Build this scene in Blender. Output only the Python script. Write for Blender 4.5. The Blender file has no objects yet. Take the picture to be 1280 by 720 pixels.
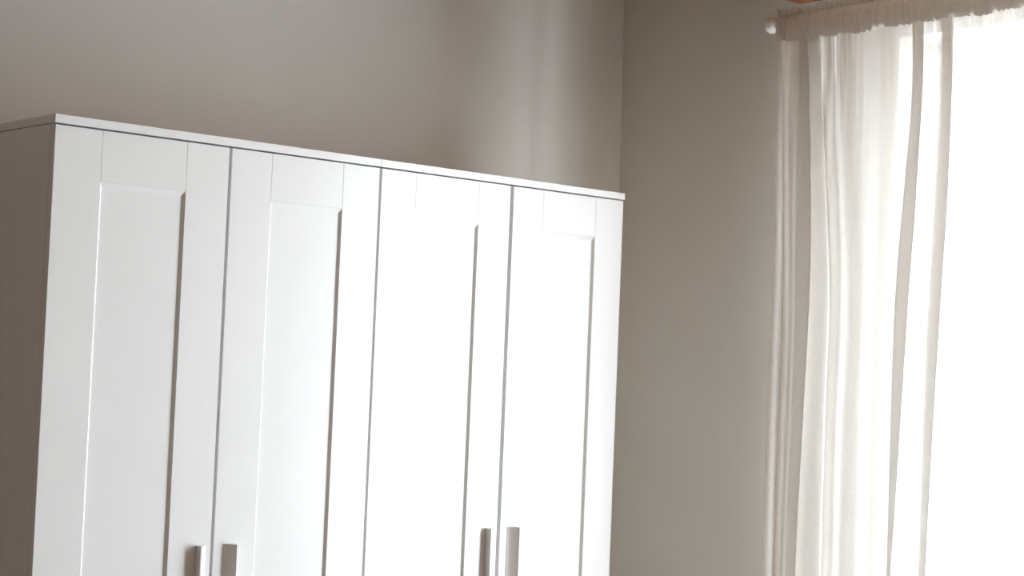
import bpy, bmesh, math, random
from mathutils import Vector, Matrix, noise

scene = bpy.context.scene
col = scene.collection

# ------------------------------------------------------------------ camera
FOCAL_PX, YAW, PITCH, ROLL = 1976.40347, 0.73771612, 0.03965433, 0.04105014
CAM = Vector((-1.35520765, -2.79435814, 1.48650808))
fw = Vector((math.sin(YAW) * math.cos(PITCH), math.cos(YAW) * math.cos(PITCH), math.sin(PITCH)))
rt = fw.cross(Vector((0, 0, 1))).normalized()
up = rt.cross(fw)
rr = math.cos(ROLL) * rt + math.sin(ROLL) * up
uu = -math.sin(ROLL) * rt + math.cos(ROLL) * up
cam_data = bpy.data.cameras.new('camera')
cam = bpy.data.objects.new('camera', cam_data)
col.objects.link(cam)
cam_data.sensor_width = 36.0
cam_data.lens = FOCAL_PX / 1280.0 * 36.0
cam_data.clip_start = 0.05
cam.matrix_world = Matrix(((rr.x, uu.x, -fw.x, CAM.x), (rr.y, uu.y, -fw.y, CAM.y),
                           (rr.z, uu.z, -fw.z, CAM.z), (0, 0, 0, 1)))
cam_data.dof.use_dof = True
cam_data.dof.focus_distance = 3.35
cam_data.dof.aperture_fstop = 5.0
scene.camera = cam

# ------------------------------------------------------------------ sky light
SKY = 9.0
world = bpy.data.worlds.new('overcast_sky')
scene.world = world
world.use_nodes = True
bg = world.node_tree.nodes['Background']
bg.inputs[0].default_value = (0.915, 0.98, 1.075, 1)
bg.inputs[1].default_value = SKY

# window opening in the right wall (Y from, Y to, Z from, Z to)
WIN_Y0, WIN_Y1, WIN_Z0, WIN_Z1 = -0.462, -2.05, 0.06, 2.33
portal = bpy.data.lights.new('window_portal', 'AREA')
portal.shape = 'RECTANGLE'
portal.size = abs(WIN_Y1 - WIN_Y0)
portal.size_y = WIN_Z1 - WIN_Z0
portal.cycles.is_portal = True
po = bpy.data.objects.new('window_portal', portal)
col.objects.link(po)
po.matrix_world = Matrix.Translation((2.29, (WIN_Y0 + WIN_Y1) / 2, (WIN_Z0 + WIN_Z1) / 2)) @ \
    Matrix(((0, 0, 1, 0), (1, 0, 0, 0), (0, 1, 0, 0), (0, 0, 0, 1)))

vs = scene.view_settings
vs.view_transform = 'Standard'
vs.look = 'None'
vs.gamma = 1.0
vs.use_curve_mapping = False
vs.exposure = 1.22
scene.cycles.diffuse_bounces = 10
scene.cycles.max_bounces = 16
scene.cycles.transparent_max_bounces = 24
scene.cycles.transmission_bounces = 12

# ------------------------------------------------------------------ helpers
def tag(o, label=None, cat=None, group=None, kind=None):
    if label: o['label'] = label
    if cat: o['category'] = cat
    if group: o['group'] = group
    if kind: o['kind'] = kind
    return o

def obj(name, bm, mat, parent=None, smooth=False):
    me = bpy.data.meshes.new(name)
    bmesh.ops.recalc_face_normals(bm, faces=bm.faces)
    bm.to_mesh(me)
    bm.free()
    me.materials.append(mat)
    if smooth:
        for p in me.polygons: p.use_smooth = True
    o = bpy.data.objects.new(name, me)
    col.objects.link(o)
    if parent is not None:
        o.parent = parent
        if parent.type == 'EMPTY':             # vertices are in world space
            o.matrix_parent_inverse = Matrix.Translation(-Vector(parent.location))
    return o

def empty(name, loc):
    o = bpy.data.objects.new(name, None)
    col.objects.link(o)
    o.location = loc
    o.empty_display_size = 0.1
    return o

def box(x0, x1, y0, y1, z0, z1, bevel=0.0, bm=None):
    bm = bm or bmesh.new()
    v = [bm.verts.new((x, y, z)) for x in (x0, x1) for y in (y0, y1) for z in (z0, z1)]
    fs = [(0, 1, 3, 2), (4, 6, 7, 5), (0, 4, 5, 1), (2, 3, 7, 6), (0, 2, 6, 4), (1, 5, 7, 3)]
    faces = [bm.faces.new([v[i] for i in f]) for f in fs]
    if bevel > 0:
        es = set(e for f in faces for e in f.edges)
        bmesh.ops.bevel(bm, geom=list(es), offset=bevel, segments=2, profile=0.5, affect='EDGES')
    return bm

def tube(bm, p0, p1, r, n=24, caps=True):
    p0, p1 = Vector(p0), Vector(p1)
    d = (p1 - p0).normalized()
    a = d.orthogonal().normalized()
    b = d.cross(a)
    r0 = [bm.verts.new(p0 + r * (math.cos(t) * a + math.sin(t) * b)) for t in [2 * math.pi * i / n for i in range(n)]]
    r1 = [bm.verts.new(p1 + r * (math.cos(t) * a + math.sin(t) * b)) for t in [2 * math.pi * i / n for i in range(n)]]
    for i in range(n):
        bm.faces.new((r0[i], r0[(i + 1) % n], r1[(i + 1) % n], r1[i]))
    if caps:
        bm.faces.new(r0[::-1]); bm.faces.new(r1)
    return bm

def lathe(bm, origin, axis, prof, n=32):
    """prof: list of (distance along axis, radius)"""
    origin, axis = Vector(origin), Vector(axis).normalized()
    a = axis.orthogonal().normalized(); b = axis.cross(a)
    rings = []
    for t, r in prof:
        c = origin + axis * t
        if r < 1e-6:
            rings.append([bm.verts.new(c)])
        else:
            rings.append([bm.verts.new(c + r * (math.cos(q) * a + math.sin(q) * b))
                          for q in [2 * math.pi * i / n for i in range(n)]])
    for R0, R1 in zip(rings, rings[1:]):
        for i in range(n):
            j = (i + 1) % n
            if len(R0) == 1: bm.faces.new((R0[0], R1[i], R1[j]))
            elif len(R1) == 1: bm.faces.new((R0[i], R0[j], R1[0]))
            else: bm.faces.new((R0[i], R0[j], R1[j], R1[i]))
    return bm

# ------------------------------------------------------------------ materials
def mat_new(name):
    m = bpy.data.materials.new(name)
    m.use_nodes = True
    nt = m.node_tree
    return m, nt, nt.nodes['Principled BSDF']

def add_noise(nt, scale, detail=4.0, vec=None):
    tc = nt.nodes.new('ShaderNodeTexCoord')
    n = nt.nodes.new('ShaderNodeTexNoise')
    n.inputs['Scale'].default_value = scale
    n.inputs['Detail'].default_value = detail
    if vec:
        mp = nt.nodes.new('ShaderNodeMapping')
        mp.inputs['Scale'].default_value = vec
        nt.links.new(tc.outputs['Object'], mp.inputs['Vector'])
        nt.links.new(mp.outputs['Vector'], n.inputs['Vector'])
    else:
        nt.links.new(tc.outputs['Object'], n.inputs['Vector'])
    return n

def ramp(nt, src, c0, c1, p0=0.3, p1=0.7):
    r = nt.nodes.new('ShaderNodeValToRGB')
    r.color_ramp.elements[0].position = p0
    r.color_ramp.elements[1].position = p1
    r.color_ramp.elements[0].color = (*c0, 1)
    r.color_ramp.elements[1].color = (*c1, 1)
    nt.links.new(src.outputs['Fac'], r.inputs['Fac'])
    return r

def bump(nt, bsdf, src, strength, dist=0.001):
    b = nt.nodes.new('ShaderNodeBump')
    b.inputs['Strength'].default_value = strength
    b.inputs['Distance'].default_value = dist
    nt.links.new(src.outputs['Fac'], b.inputs['Height'])
    nt.links.new(b.outputs['Normal'], bsdf.inputs['Normal'])

def simple(name, c0, c1, rough, scale=8.0, bs=0.0, bscale=200.0, vec=None, spec=0.5, metal=0.0):
    m, nt, p = mat_new(name)
    n = add_noise(nt, scale, 4.0, vec)
    r = ramp(nt, n, c0, c1)
    nt.links.new(r.outputs['Color'], p.inputs['Base Color'])
    p.inputs['Roughness'].default_value = rough
    p.inputs['Specular IOR Level'].default_value = spec
    p.inputs['Metallic'].default_value = metal
    if bs > 0:
        bump(nt, p, add_noise(nt, bscale, 3.0), bs, 0.0006)
    return m

M_WALL = simple('greige_wall_paint', (0.66, 0.63, 0.59), (0.68, 0.65, 0.61), 0.9, 3.0, 0.25, 260.0, spec=0.2)
M_CEIL = simple('ceiling_plaster', (0.46, 0.35, 0.25), (0.52, 0.40, 0.29), 0.95, 3.0, spec=0.1)
M_WHITE = simple('white_foil', (0.83, 0.835, 0.835), (0.85, 0.855, 0.855), 0.26, 6.0, 0.06, 500.0)
M_WHITE_IN = simple('white_melamine', (0.78, 0.78, 0.77), (0.80, 0.80, 0.79), 0.6, 6.0)
M_METAL = simple('brushed_aluminium', (0.74, 0.72, 0.70), (0.78, 0.76, 0.74), 0.38, 6.0, 0.05, 300.0, metal=0.12)
M_ROD = simple('white_lacquer', (0.80, 0.78, 0.76), (0.83, 0.81, 0.79), 0.25, 6.0)
M_BEAM = simple('orange_stained_wood', (0.30, 0.085, 0.03), (0.42, 0.14, 0.05), 0.5, 3.0, vec=(1.2, 14, 14))
M_FRAME = simple('white_window_paint', (0.78, 0.77, 0.75), (0.82, 0.81, 0.79), 0.4, 6.0)

def make_floor_mat():
    m, nt, p = mat_new('brown_wood_floor')
    n = add_noise(nt, 5.0, 5.0, (1.0, 12.0, 1.0))
    r = ramp(nt, n, (0.17, 0.095, 0.05), (0.30, 0.18, 0.10))
    nt.links.new(r.outputs['Color'], p.inputs['Base Color'])
    p.inputs['Roughness'].default_value = 0.5
    return m
M_FLOOR = make_floor_mat()

def make_glass():
    m, nt, p = mat_new('clear_window_glass')
    nt.nodes.remove(p)
    out = nt.nodes['Material Output']
    tr = nt.nodes.new('ShaderNodeBsdfTransparent')
    tr.inputs['Color'].default_value = (0.96, 0.98, 0.97, 1)
    gl = nt.nodes.new('ShaderNodeBsdfGlossy')
    gl.inputs['Roughness'].default_value = 0.02
    mx = nt.nodes.new('ShaderNodeMixShader')
    mx.inputs[0].default_value = 0.04
    nt.links.new(tr.outputs[0], mx.inputs[1])
    nt.links.new(gl.outputs[0], mx.inputs[2])
    nt.links.new(mx.outputs[0], out.inputs['Surface'])
    return m
M_GLASS = make_glass()

def make_cloth(name, transp, trans, c0, c1):
    m, nt, p = mat_new(name)
    nt.nodes.remove(p)
    out = nt.nodes['Material Output']
    n = add_noise(nt, 420.0, 2.0, (1, 1, 0.35))
    r = ramp(nt, n, c0, c1)
    df = nt.nodes.new('ShaderNodeBsdfDiffuse')
    tl = nt.nodes.new('ShaderNodeBsdfTranslucent')
    tp = nt.nodes.new('ShaderNodeBsdfTransparent')
    nt.links.new(r.outputs['Color'], df.inputs['Color'])
    nt.links.new(r.outputs['Color'], tl.inputs['Color'])
    m1 = nt.nodes.new('ShaderNodeMixShader'); m1.inputs[0].default_value = trans
    m2 = nt.nodes.new('ShaderNodeMixShader'); m2.inputs[0].default_value = transp
    nt.links.new(df.outputs[0], m1.inputs[1]); nt.links.new(tl.outputs[0], m1.inputs[2])
    nt.links.new(m1.outputs[0], m2.inputs[1]); nt.links.new(tp.outputs[0], m2.inputs[2])
    nt.links.new(m2.outputs[0], out.inputs['Surface'])
    return m
M_CLOTH = make_cloth('sheer_white_cotton', 0.20, 0.105, (0.79, 0.765, 0.735), (0.87, 0.845, 0.815))
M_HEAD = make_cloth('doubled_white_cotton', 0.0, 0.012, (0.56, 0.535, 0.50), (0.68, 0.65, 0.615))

# ------------------------------------------------------------------ room shell
X0, YB, Y0, ZC = -4.2, 0.52, -5.4, 2.64       # left wall, back wall, front wall, ceiling
TH = 0.30
def wall_x(z):                                 # the old window wall is slightly out of plumb
    return 2.068 + (2.55 - z) * 0.0205

tag(obj('floor', box(X0 - TH, 2.32, Y0 - TH, YB + TH, -0.12, 0.0), M_FLOOR), kind='structure')
tag(obj('ceiling', box(X0 - TH, 2.32, Y0 - TH, YB + TH, ZC, ZC + 0.15), M_CEIL), kind='structure')
tag(obj('wall_back', box(X0 - TH, 2.30, YB, YB + TH, 0.0, ZC), M_WALL), kind='structure')
tag(obj('wall_left', box(X0 - TH, X0, Y0, YB, 0.0, ZC), M_WALL), kind='structure')
tag(obj('wall_front', box(X0 - TH, 2.30, Y0 - TH, Y0, 0.0, ZC), M_WALL), kind='structure')

def wall_right():
    """window wall: inner face leaning by wall_x(z), with a rectangular opening"""
    bm = bmesh.new()
    XO = 2.30
    ys = [YB, WIN_Y0, WIN_Y1, Y0]
    zs = [0.0, WIN_Z0, WIN_Z1, ZC]
    inn = [[bm.verts.new((wall_x(z), y, z)) for z in zs] for y in ys]
    outv = [[bm.verts.new((XO, y, z)) for z in zs] for y in ys]
    for i in range(3):
        for j in range(3):
            if i == 1 and j == 1: continue
            bm.faces.new((inn[i][j], inn[i + 1][j], inn[i + 1][j + 1], inn[i][j + 1]))
            bm.faces.new((outv[i][j], outv[i][j + 1], outv[i + 1][j + 1], outv[i + 1][j]))
    for a, b in (((1, 1), (2, 1)), ((2, 1), (2, 2)), ((2, 2), (1, 2)), ((1, 2), (1, 1))):
        bm.faces.new((inn[a[0]][a[1]], inn[b[0]][b[1]], outv[b[0]][b[1]], outv[a[0]][a[1]]))
    for j in range(3):
        for i in (0, 3):
            bm.faces.new((inn[i][j], inn[i][j + 1], outv[i][j + 1], outv[i][j]))
    for i in range(3):
        for j in (0, 3):
            bm.faces.new((inn[i][j], inn[i + 1][j], outv[i + 1][j], outv[i][j]))
    return tag(obj('wall_right', bm, M_WALL), kind='structure')
wall_right()

# balcony window behind the curtain: frame and two glazed leaves
def window():
    xa, xb = 2.21, 2.27
    t = 0.05
    root = empty('window_1', (xa, (WIN_Y0 + WIN_Y1) / 2, WIN_Z0))
    tag(root, kind='structure')
    yl, yr = WIN_Y0, WIN_Y1
    obj('window_frame', box(xa, xb, yl - t, yl, WIN_Z0, WIN_Z1, 0.003), M_FRAME, root)
    obj('window_frame', box(xa, xb, yr, yr + t, WIN_Z0, WIN_Z1, 0.003), M_FRAME, root)
    obj('window_frame', box(xa, xb, yr + t, yl - t, WIN_Z1 - t, WIN_Z1, 0.003), M_FRAME, root)
    obj('window_frame', box(xa, xb, yr + t, yl - t, WIN_Z0, WIN_Z0 + t, 0.003), M_FRAME, root)
    ym = -1.29
    for (a, b) in ((yl - t - 0.002, ym + 0.001), (ym - 0.001, yr + t + 0.002)):
        z0, z1 = WIN_Z0 + t + 0.002, WIN_Z1 - t - 0.002
        pane = obj('pane', box(xa + 0.025, xa + 0.031, b + 0.06, a - 0.06, z0 + 0.06, z1 - 0.06), M_GLASS, root)
        s = 0.06
        for (p, q, u, v) in ((a - s, a, z0, z1), (b, b + s, z0, z1), (b + s, a - s, z0, z0 + s), (b + s, a - s, z1 - s, z1)):
            obj('sash_rail', box(xa + 0.008, xa + 0.05, p, q, u, v, 0.002), M_FRAME, pane)
window()

# ------------------------------------------------------------------ wooden ceiling beam over the rod
def beam():
    bm = box(X0, wall_x(2.64) - 0.0005, -0.315, -0.142, 2.458, ZC - 0.0005, 0.006)
    tag(obj('ceiling_beam', bm, M_BEAM), 'orange stained wooden ceiling beam above the end of the curtain rod', 'beam')
beam()

# ------------------------------------------------------------------ wardrobes
ZT = 1.900                      # top of the wardrobe
TT = 0.0165                     # top panel thickness
DZ0, DZ1 = 0.062, 1.8798        # door bottom and top
DOOR_T = 0.018
STILE, RAIL = 0.0985, 0.0995

def make_handle(parent, x_wall, x_foot, ztop, length=0.33, h=0.0214):
    """vertical wing profile: a wall standing off the door, its front sweeping down to a thin foot"""
    sgn = 1 if x_foot > x_wall else -1
    w = abs(x_foot - x_wall)
    prof = [(0, 0), (0, -h), (0.0022, -h)]
    n = 8
    for i in range(1, n + 1):
        t = i / n
        prof.append((0.0022 + (w - 0.0022) * t, -(0.0015 + (h - 0.0015) * (1 - t) ** 1.5)))
    prof.append((w, 0))
    bm = bmesh.new()
    lo = [bm.verts.new((x_wall + sgn * a, b, ztop - length)) for a, b in prof]
    hi = [bm.verts.new((x_wall + sgn * a, b, ztop)) for a, b in prof]
    m = len(prof)
    for i in range(m):
        j = (i + 1) % m
        bm.faces.new((lo[i], lo[j], hi[j], hi[i]))
    bm.faces.new(lo); bm.faces.new(hi[::-1])
    o = obj('handle', bm, M_METAL, parent)
    o['label'] = 'brushed metal handle'
    return o

def make_door(parent, x0, x1, handle):
    yF = 0.0
    # slab behind the frame pieces
    d = obj('door', box(x0, x1, 0.0075, DOOR_T, DZ0, DZ1, 0.0006), M_WHITE, parent)
    bv = 0.0007
    xi0, xi1 = x0 + STILE, x1 - STILE
    zi0, zi1 = DZ0 + RAIL, DZ1 - RAIL
    g = 0.00025
    obj('stile', box(x0, xi0 - g, yF, 0.0075, DZ0, DZ1, bv), M_WHITE, d)
    obj('stile', box(xi1 + g, x1, yF, 0.0075, DZ0, DZ1, bv), M_WHITE, d)
    obj('rail', box(xi0 + g, xi1 - g, yF, 0.0075, zi1, DZ1, bv), M_WHITE, d)
    obj('rail', box(xi0 + g, xi1 - g, yF, 0.0075, DZ0, zi0, bv), M_WHITE, d)
    # panel with a chamfered border rising to the frame
    cw, cd = 0.0050, 0.0058
    bm = bmesh.new()
    def ring(dx, y):
        dz = dx * (2.0 if y > 0.001 and y < 0.007 else 1.0)      # gentler slope along the rails
        return [bm.verts.new(p) for p in ((xi0 + dx, y, zi0 + dz), (xi1 - dx, y, zi0 + dz), (xi1 - dx, y, zi1 - dz), (xi0 + dx, y, zi1 - dz))]
    r0, r1, r2, r3 = ring(g, 0.0075), ring(g, 0.0006), ring(cw, cd), ring(cw + 0.0004, cd + 0.0001)
    for A, B in ((r0, r1), (r1, r2), (r2, r3)):
        for i in range(4):
            j = (i + 1) % 4
            bm.faces.new((A[i], A[j], B[j], B[i]))
    bm.faces.new(r3); bm.faces.new(r0)
    obj('panel', bm, M_WHITE, d)
    make_handle(d, *handle)
    return d

def make_wardrobe(label, x0, x1, doors, group):
    root = empty('wardrobe', ((x0 + x1) / 2, 0.26, 0))
    tag(root, label, 'wardrobe', group)
    yd = 0.020                  # carcass starts just behind the doors
    yb = 0.500
    obj('top_panel', box(x0, x1, 0.0, yb, ZT - TT, ZT, 0.0008), M_WHITE, root)
    obj('side_panel', box(x0 + 0.0015, x0 + 0.0175, yd, yb, 0.0, ZT - TT - 0.0012, 0.0006), M_WHITE, root)
    obj('side_panel', box(x1 - 0.0175, x1 - 0.0015, yd, yb, 0.0, ZT - TT - 0.0012, 0.0006), M_WHITE, root)
    obj('bottom_panel', box(x0 + 0.018, x1 - 0.018, yd, yb - 0.01, 0.062, 0.078), M_WHITE_IN, root)
    obj('top_rail', box(x0 + 0.018, x1 - 0.018, yd, yb - 0.01, ZT - TT - 0.018, ZT - TT - 0.0012), M_WHITE_IN, root)
    obj('back_panel', box(x0 + 0.018, x1 - 0.018, yb - 0.008, yb - 0.004, 0.062, ZT - TT - 0.02), M_WHITE_IN, root)
    obj('plinth', box(x0 + 0.018, x1 - 0.018, 0.03, 0.046, 0.0, 0.060), M_WHITE, root)
    for (a, b, hnd) in doors:
        make_door(root, a, b, hnd)
    return root

G = 'pair of white two door wardrobes'
make_wardrobe('white two-door panelled wardrobe on the left, its shaded side panel showing', 0.0, 0.7770,
              [(0.0012, 0.3854, (0.3500, 0.3730, 1.0672)), (0.3921, 0.7738, (0.4370, 0.4150, 1.0672))], G)
make_wardrobe('white two-door panelled wardrobe on the right, nearest the corner and the curtain', 0.7776, 1.5618,
              [(0.7805, 1.1676, (1.1313, 1.1543, 1.0672)), (1.1785, 1.5566, (1.2245, 1.2005, 1.0672))], G)

# ------------------------------------------------------------------ curtain rod
RX, RZ = 1.923, 2.373
ROD_Y0, ROD_Y1 = -0.187, -2.25
def rod():
    root = empty('curtain_rod', (RX, (ROD_Y0 + ROD_Y1) / 2, RZ))
    tag(root, 'white curtain rod with round ball finial, threaded through the curtain heading', 'curtain rod')
    bm = bmesh.new(); tube(bm, (RX, ROD_Y0, RZ), (RX, ROD_Y1, RZ), 0.0125)
    obj('rod', bm, M_ROD, root, True)
    for y, s in ((ROD_Y0, 1), (ROD_Y1, -1)):
        R = 0.0215
        prof = [(-0.004, 0.0145), (0.001, 0.0145), (0.002, 0.011)]
        c = 0.0195
        for i in range(0, 19):
            t = math.radians(150 - i * 150 / 18)
            prof.append((c + R * math.cos(t), R * math.sin(t) if i < 18 else 0.0))
        bm = bmesh.new(); lathe(bm, (RX, y, RZ), (0, s, 0), prof)
        obj('finial', bm, M_ROD, root, True)
    for y in (-0.36, -2.15):
        bm = bmesh.new()
        tube(bm, (RX + 0.012, y, RZ), (wall_x(RZ) - 0.004, y, RZ), 0.006, 16)
        tube(bm, (wall_x(RZ) - 0.006, y, RZ), (wall_x(RZ) - 0.001, y, RZ), 0.022, 24)
        obj('bracket', bm, M_ROD, root, True)
rod()

# ------------------------------------------------------------------ curtain
random.seed(7)
CUR_END = 0.93
def catmull(pts, per):
    out = []
    n = len(pts)
    for i in range(n - 1):
        p0, p1, p2, p3 = pts[max(i - 1, 0)], pts[i], pts[i + 1], pts[min(i + 2, n - 1)]
        for k in range(per):
            t = k / per
            out.append(tuple(0.5 * (2 * b + (c - a) * t + (2 * a - 5 * b + 4 * c - d) * t * t + (3 * b - a - 3 * c + d) * t ** 3)
                             for a, b, c, d in zip(p0, p1, p2, p3)))
    out.append(pts[-1])
    return out

# waypoints along the cloth: (s lower, d lower, s upper, d upper, s at the hem); s runs from the
# corner along the wall, d is towards the room.  A triple (out, back, out) is an overlapped fold.
WP = []
def flat(sl, dl, su, du, sb=None): WP.append((sl, dl, su, du, sl if sb is None else sb))
def fold(a, b, ua, ub, dep=0.018, close=1.0):
    """overlapped fold whose doubled strip lies between s=a and s=b (lower), ua..ub (upper)"""
    flat(b, dep, ub, dep * 0.7, a + (b - a) * close)
    flat(a, dep * 0.15, ua, dep * 0.1)
flat(0.178, 0.034, 0.166, 0.026)
flat(0.184, 0.006, 0.172, 0.008)
flat(0.203, 0.026, 0.183, 0.020)
flat(0.217, 0.004, 0.199, 0.002)
fold(0.228, 0.290, 0.224, 0.262, 0.018, 0.7)
flat(0.318, -0.012, 0.276, -0.010)
flat(0.338, 0.010, 0.296, 0.010)
flat(0.362, -0.010, 0.316, -0.012)
flat(0.400, 0.012, 0.352, 0.010)
flat(0.436, -0.004, 0.400, -0.006)
flat(0.478, 0.008, 0.470, 0.010)
flat(0.512, -0.008, 0.520, -0.008)
fold(0.530, 0.584, 0.566, 0.600, 0.020, 0.45)
flat(0.600, -0.012, 0.618, -0.010)
flat(0.612, 0.004, 0.628, 0.006)
fold(0.622, 0.676, 0.642, 0.684, 0.022, 0.6)
flat(0.700, -0.014, 0.706, -0.008)
flat(0.730, 0.010, 0.732, 0.008)
s = 0.76
i = 0
while s < CUR_END - 0.02:
    a = random.uniform(0.012, 0.024)
    if s > 0.95 and random.random() < 0.35:
        w = random.uniform(0.025, 0.045)
        fold(s, s + w, s, s + w * 0.7, a)
        s += w + random.uniform(0.02, 0.04)
        flat(s, -0.012, s, -0.01)
    else:
        flat(s, a if i % 2 else -a, s, (a if i % 2 else -a) * 0.6)
    s += random.uniform(0.028, 0.055)
    i += 1
flat(CUR_END, 0.0, CUR_END, 0.0)

Z_ST = 2.322                       # stitched line under the rod pocket
Z_BOT = 0.03
def curtain():
    root = empty('curtain', (RX, -0.64, Z_BOT))
    tag(root, 'sheer white rod-pocket curtain hanging in soft folds over the bright window', 'curtain')
    P = catmull(WP, 7)
    n = len(P)
    nz = 44
    bm = bmesh.new()
    rows = []
    for k in range(nz + 1):
        t = (k / nz) ** 1.6                      # denser near the top
        z = Z_ST - t * (Z_ST - Z_BOT)
        low = min(1.0, (Z_ST - z) / 0.75)
        low = low * low * (3 - 2 * low)
        hem = min(1.0, max(0.0, (1.85 - z) / 0.85))
        gath = math.exp(-(Z_ST - z) / 0.14)
        row = []
        for q, (sl, dl, su, du, sb) in enumerate(P):
            sd = su + (sl - su) * low + (sb - sl) * hem
            d = du + (dl - du) * low
            # hanging weight opens the folds a little lower down
            d *= 1.0 + 0.25 * max(0.0, (1.6 - z))
            wob = noise.noise(Vector((sd * 9.0, z * 1.3, 3.1)))
            sd += 0.006 * wob * low
            d += 0.006 * noise.noise(Vector((sd * 16.0, z * 2.0, 9.7)))
            d += gath * (0.010 if sd < 0.42 else 0.006) * math.sin(sd * 2 * math.pi / 0.021 + 2.5 * math.sin(sd * 23.0))
            d += gath * 0.012
            row.append(bm.verts.new((RX + 0.004 - d, -sd - 0.044, z)))
        rows.append(row)
    for A, B in zip(rows, rows[1:]):
        for q in range(n - 1):
            bm.faces.new((A[q], A[q + 1], B[q + 1], B[q]))
    obj('drape', bm, M_CLOTH, root, True)

    # rod pocket: gathered sleeve round the rod, with a frill above
    m = int((CUR_END - 0.15) * 520)
    S0, S1 = 0.150, CUR_END - 0.01
    def gather(sd, seed):
        return (math.sin(sd * 2 * math.pi / 0.019 + 3.2 * math.sin(sd * 31 + seed) + seed) * 0.5
                + 1.3 * noise.noise(Vector((sd * 38.0, seed * 3.3, 0.5)))
                + 0.8 * noise.noise(Vector((sd * 120.0, seed * 1.7, 4.5))))
    def sheet(name, prof, side, seed, mat):
        bm = bmesh.new(); rows = []
        for (z, d, amp, zj) in prof:
            row = []
            for q in range(m + 1):
                sd = S0 + (S1 - S0) * q / m
                lean = 0.35 * noise.noise(Vector((sd * 11.0, seed, 1.0)))
                g_ = gather(sd + z * lean, seed)
                zz = z + zj * (1.4 * noise.noise(Vector((sd * 26.0, seed, 7.0))) + 0.6 * g_)
                row.append(bm.verts.new((RX - side * (d + amp * g_), -sd - 0.044, RZ + zz)))
            rows.append(row)
        for A, B in zip(rows, rows[1:]):
            for q in range(m):
                bm.faces.new((A[q], A[q + 1], B[q + 1], B[q]))
        return obj(name, bm, mat, root, True)
    front = [(-0.053, 0.011, 0.0035, 0.0030), (-0.046, 0.0155, 0.0026, 0.002), (-0.034, 0.0200, 0.0032, 0.001), (-0.020, 0.0215, 0.0036, 0),
             (-0.006, 0.0205, 0.0030, 0), (0.006, 0.0190, 0.0024, 0), (0.014, 0.0130, 0.0022, 0), (0.019, 0.0070, 0.0020, 0)]
    back = [(-0.053, 0.010, 0.0020, 0.001), (-0.040, 0.0160, 0.0018, 0), (-0.015, 0.0185, 0.0018, 0),
            (0.005, 0.0175, 0.0018, 0), (0.014, 0.0110, 0.0018, 0), (0.019, 0.0060, 0.0016, 0)]
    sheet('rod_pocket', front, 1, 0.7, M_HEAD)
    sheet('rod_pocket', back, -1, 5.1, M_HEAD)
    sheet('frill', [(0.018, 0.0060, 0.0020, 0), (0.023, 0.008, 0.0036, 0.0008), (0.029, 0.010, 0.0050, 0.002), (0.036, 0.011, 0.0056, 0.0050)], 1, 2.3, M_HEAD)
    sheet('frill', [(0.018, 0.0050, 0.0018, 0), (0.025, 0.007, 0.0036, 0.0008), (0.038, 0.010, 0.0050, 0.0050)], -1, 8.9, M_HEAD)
curtain()
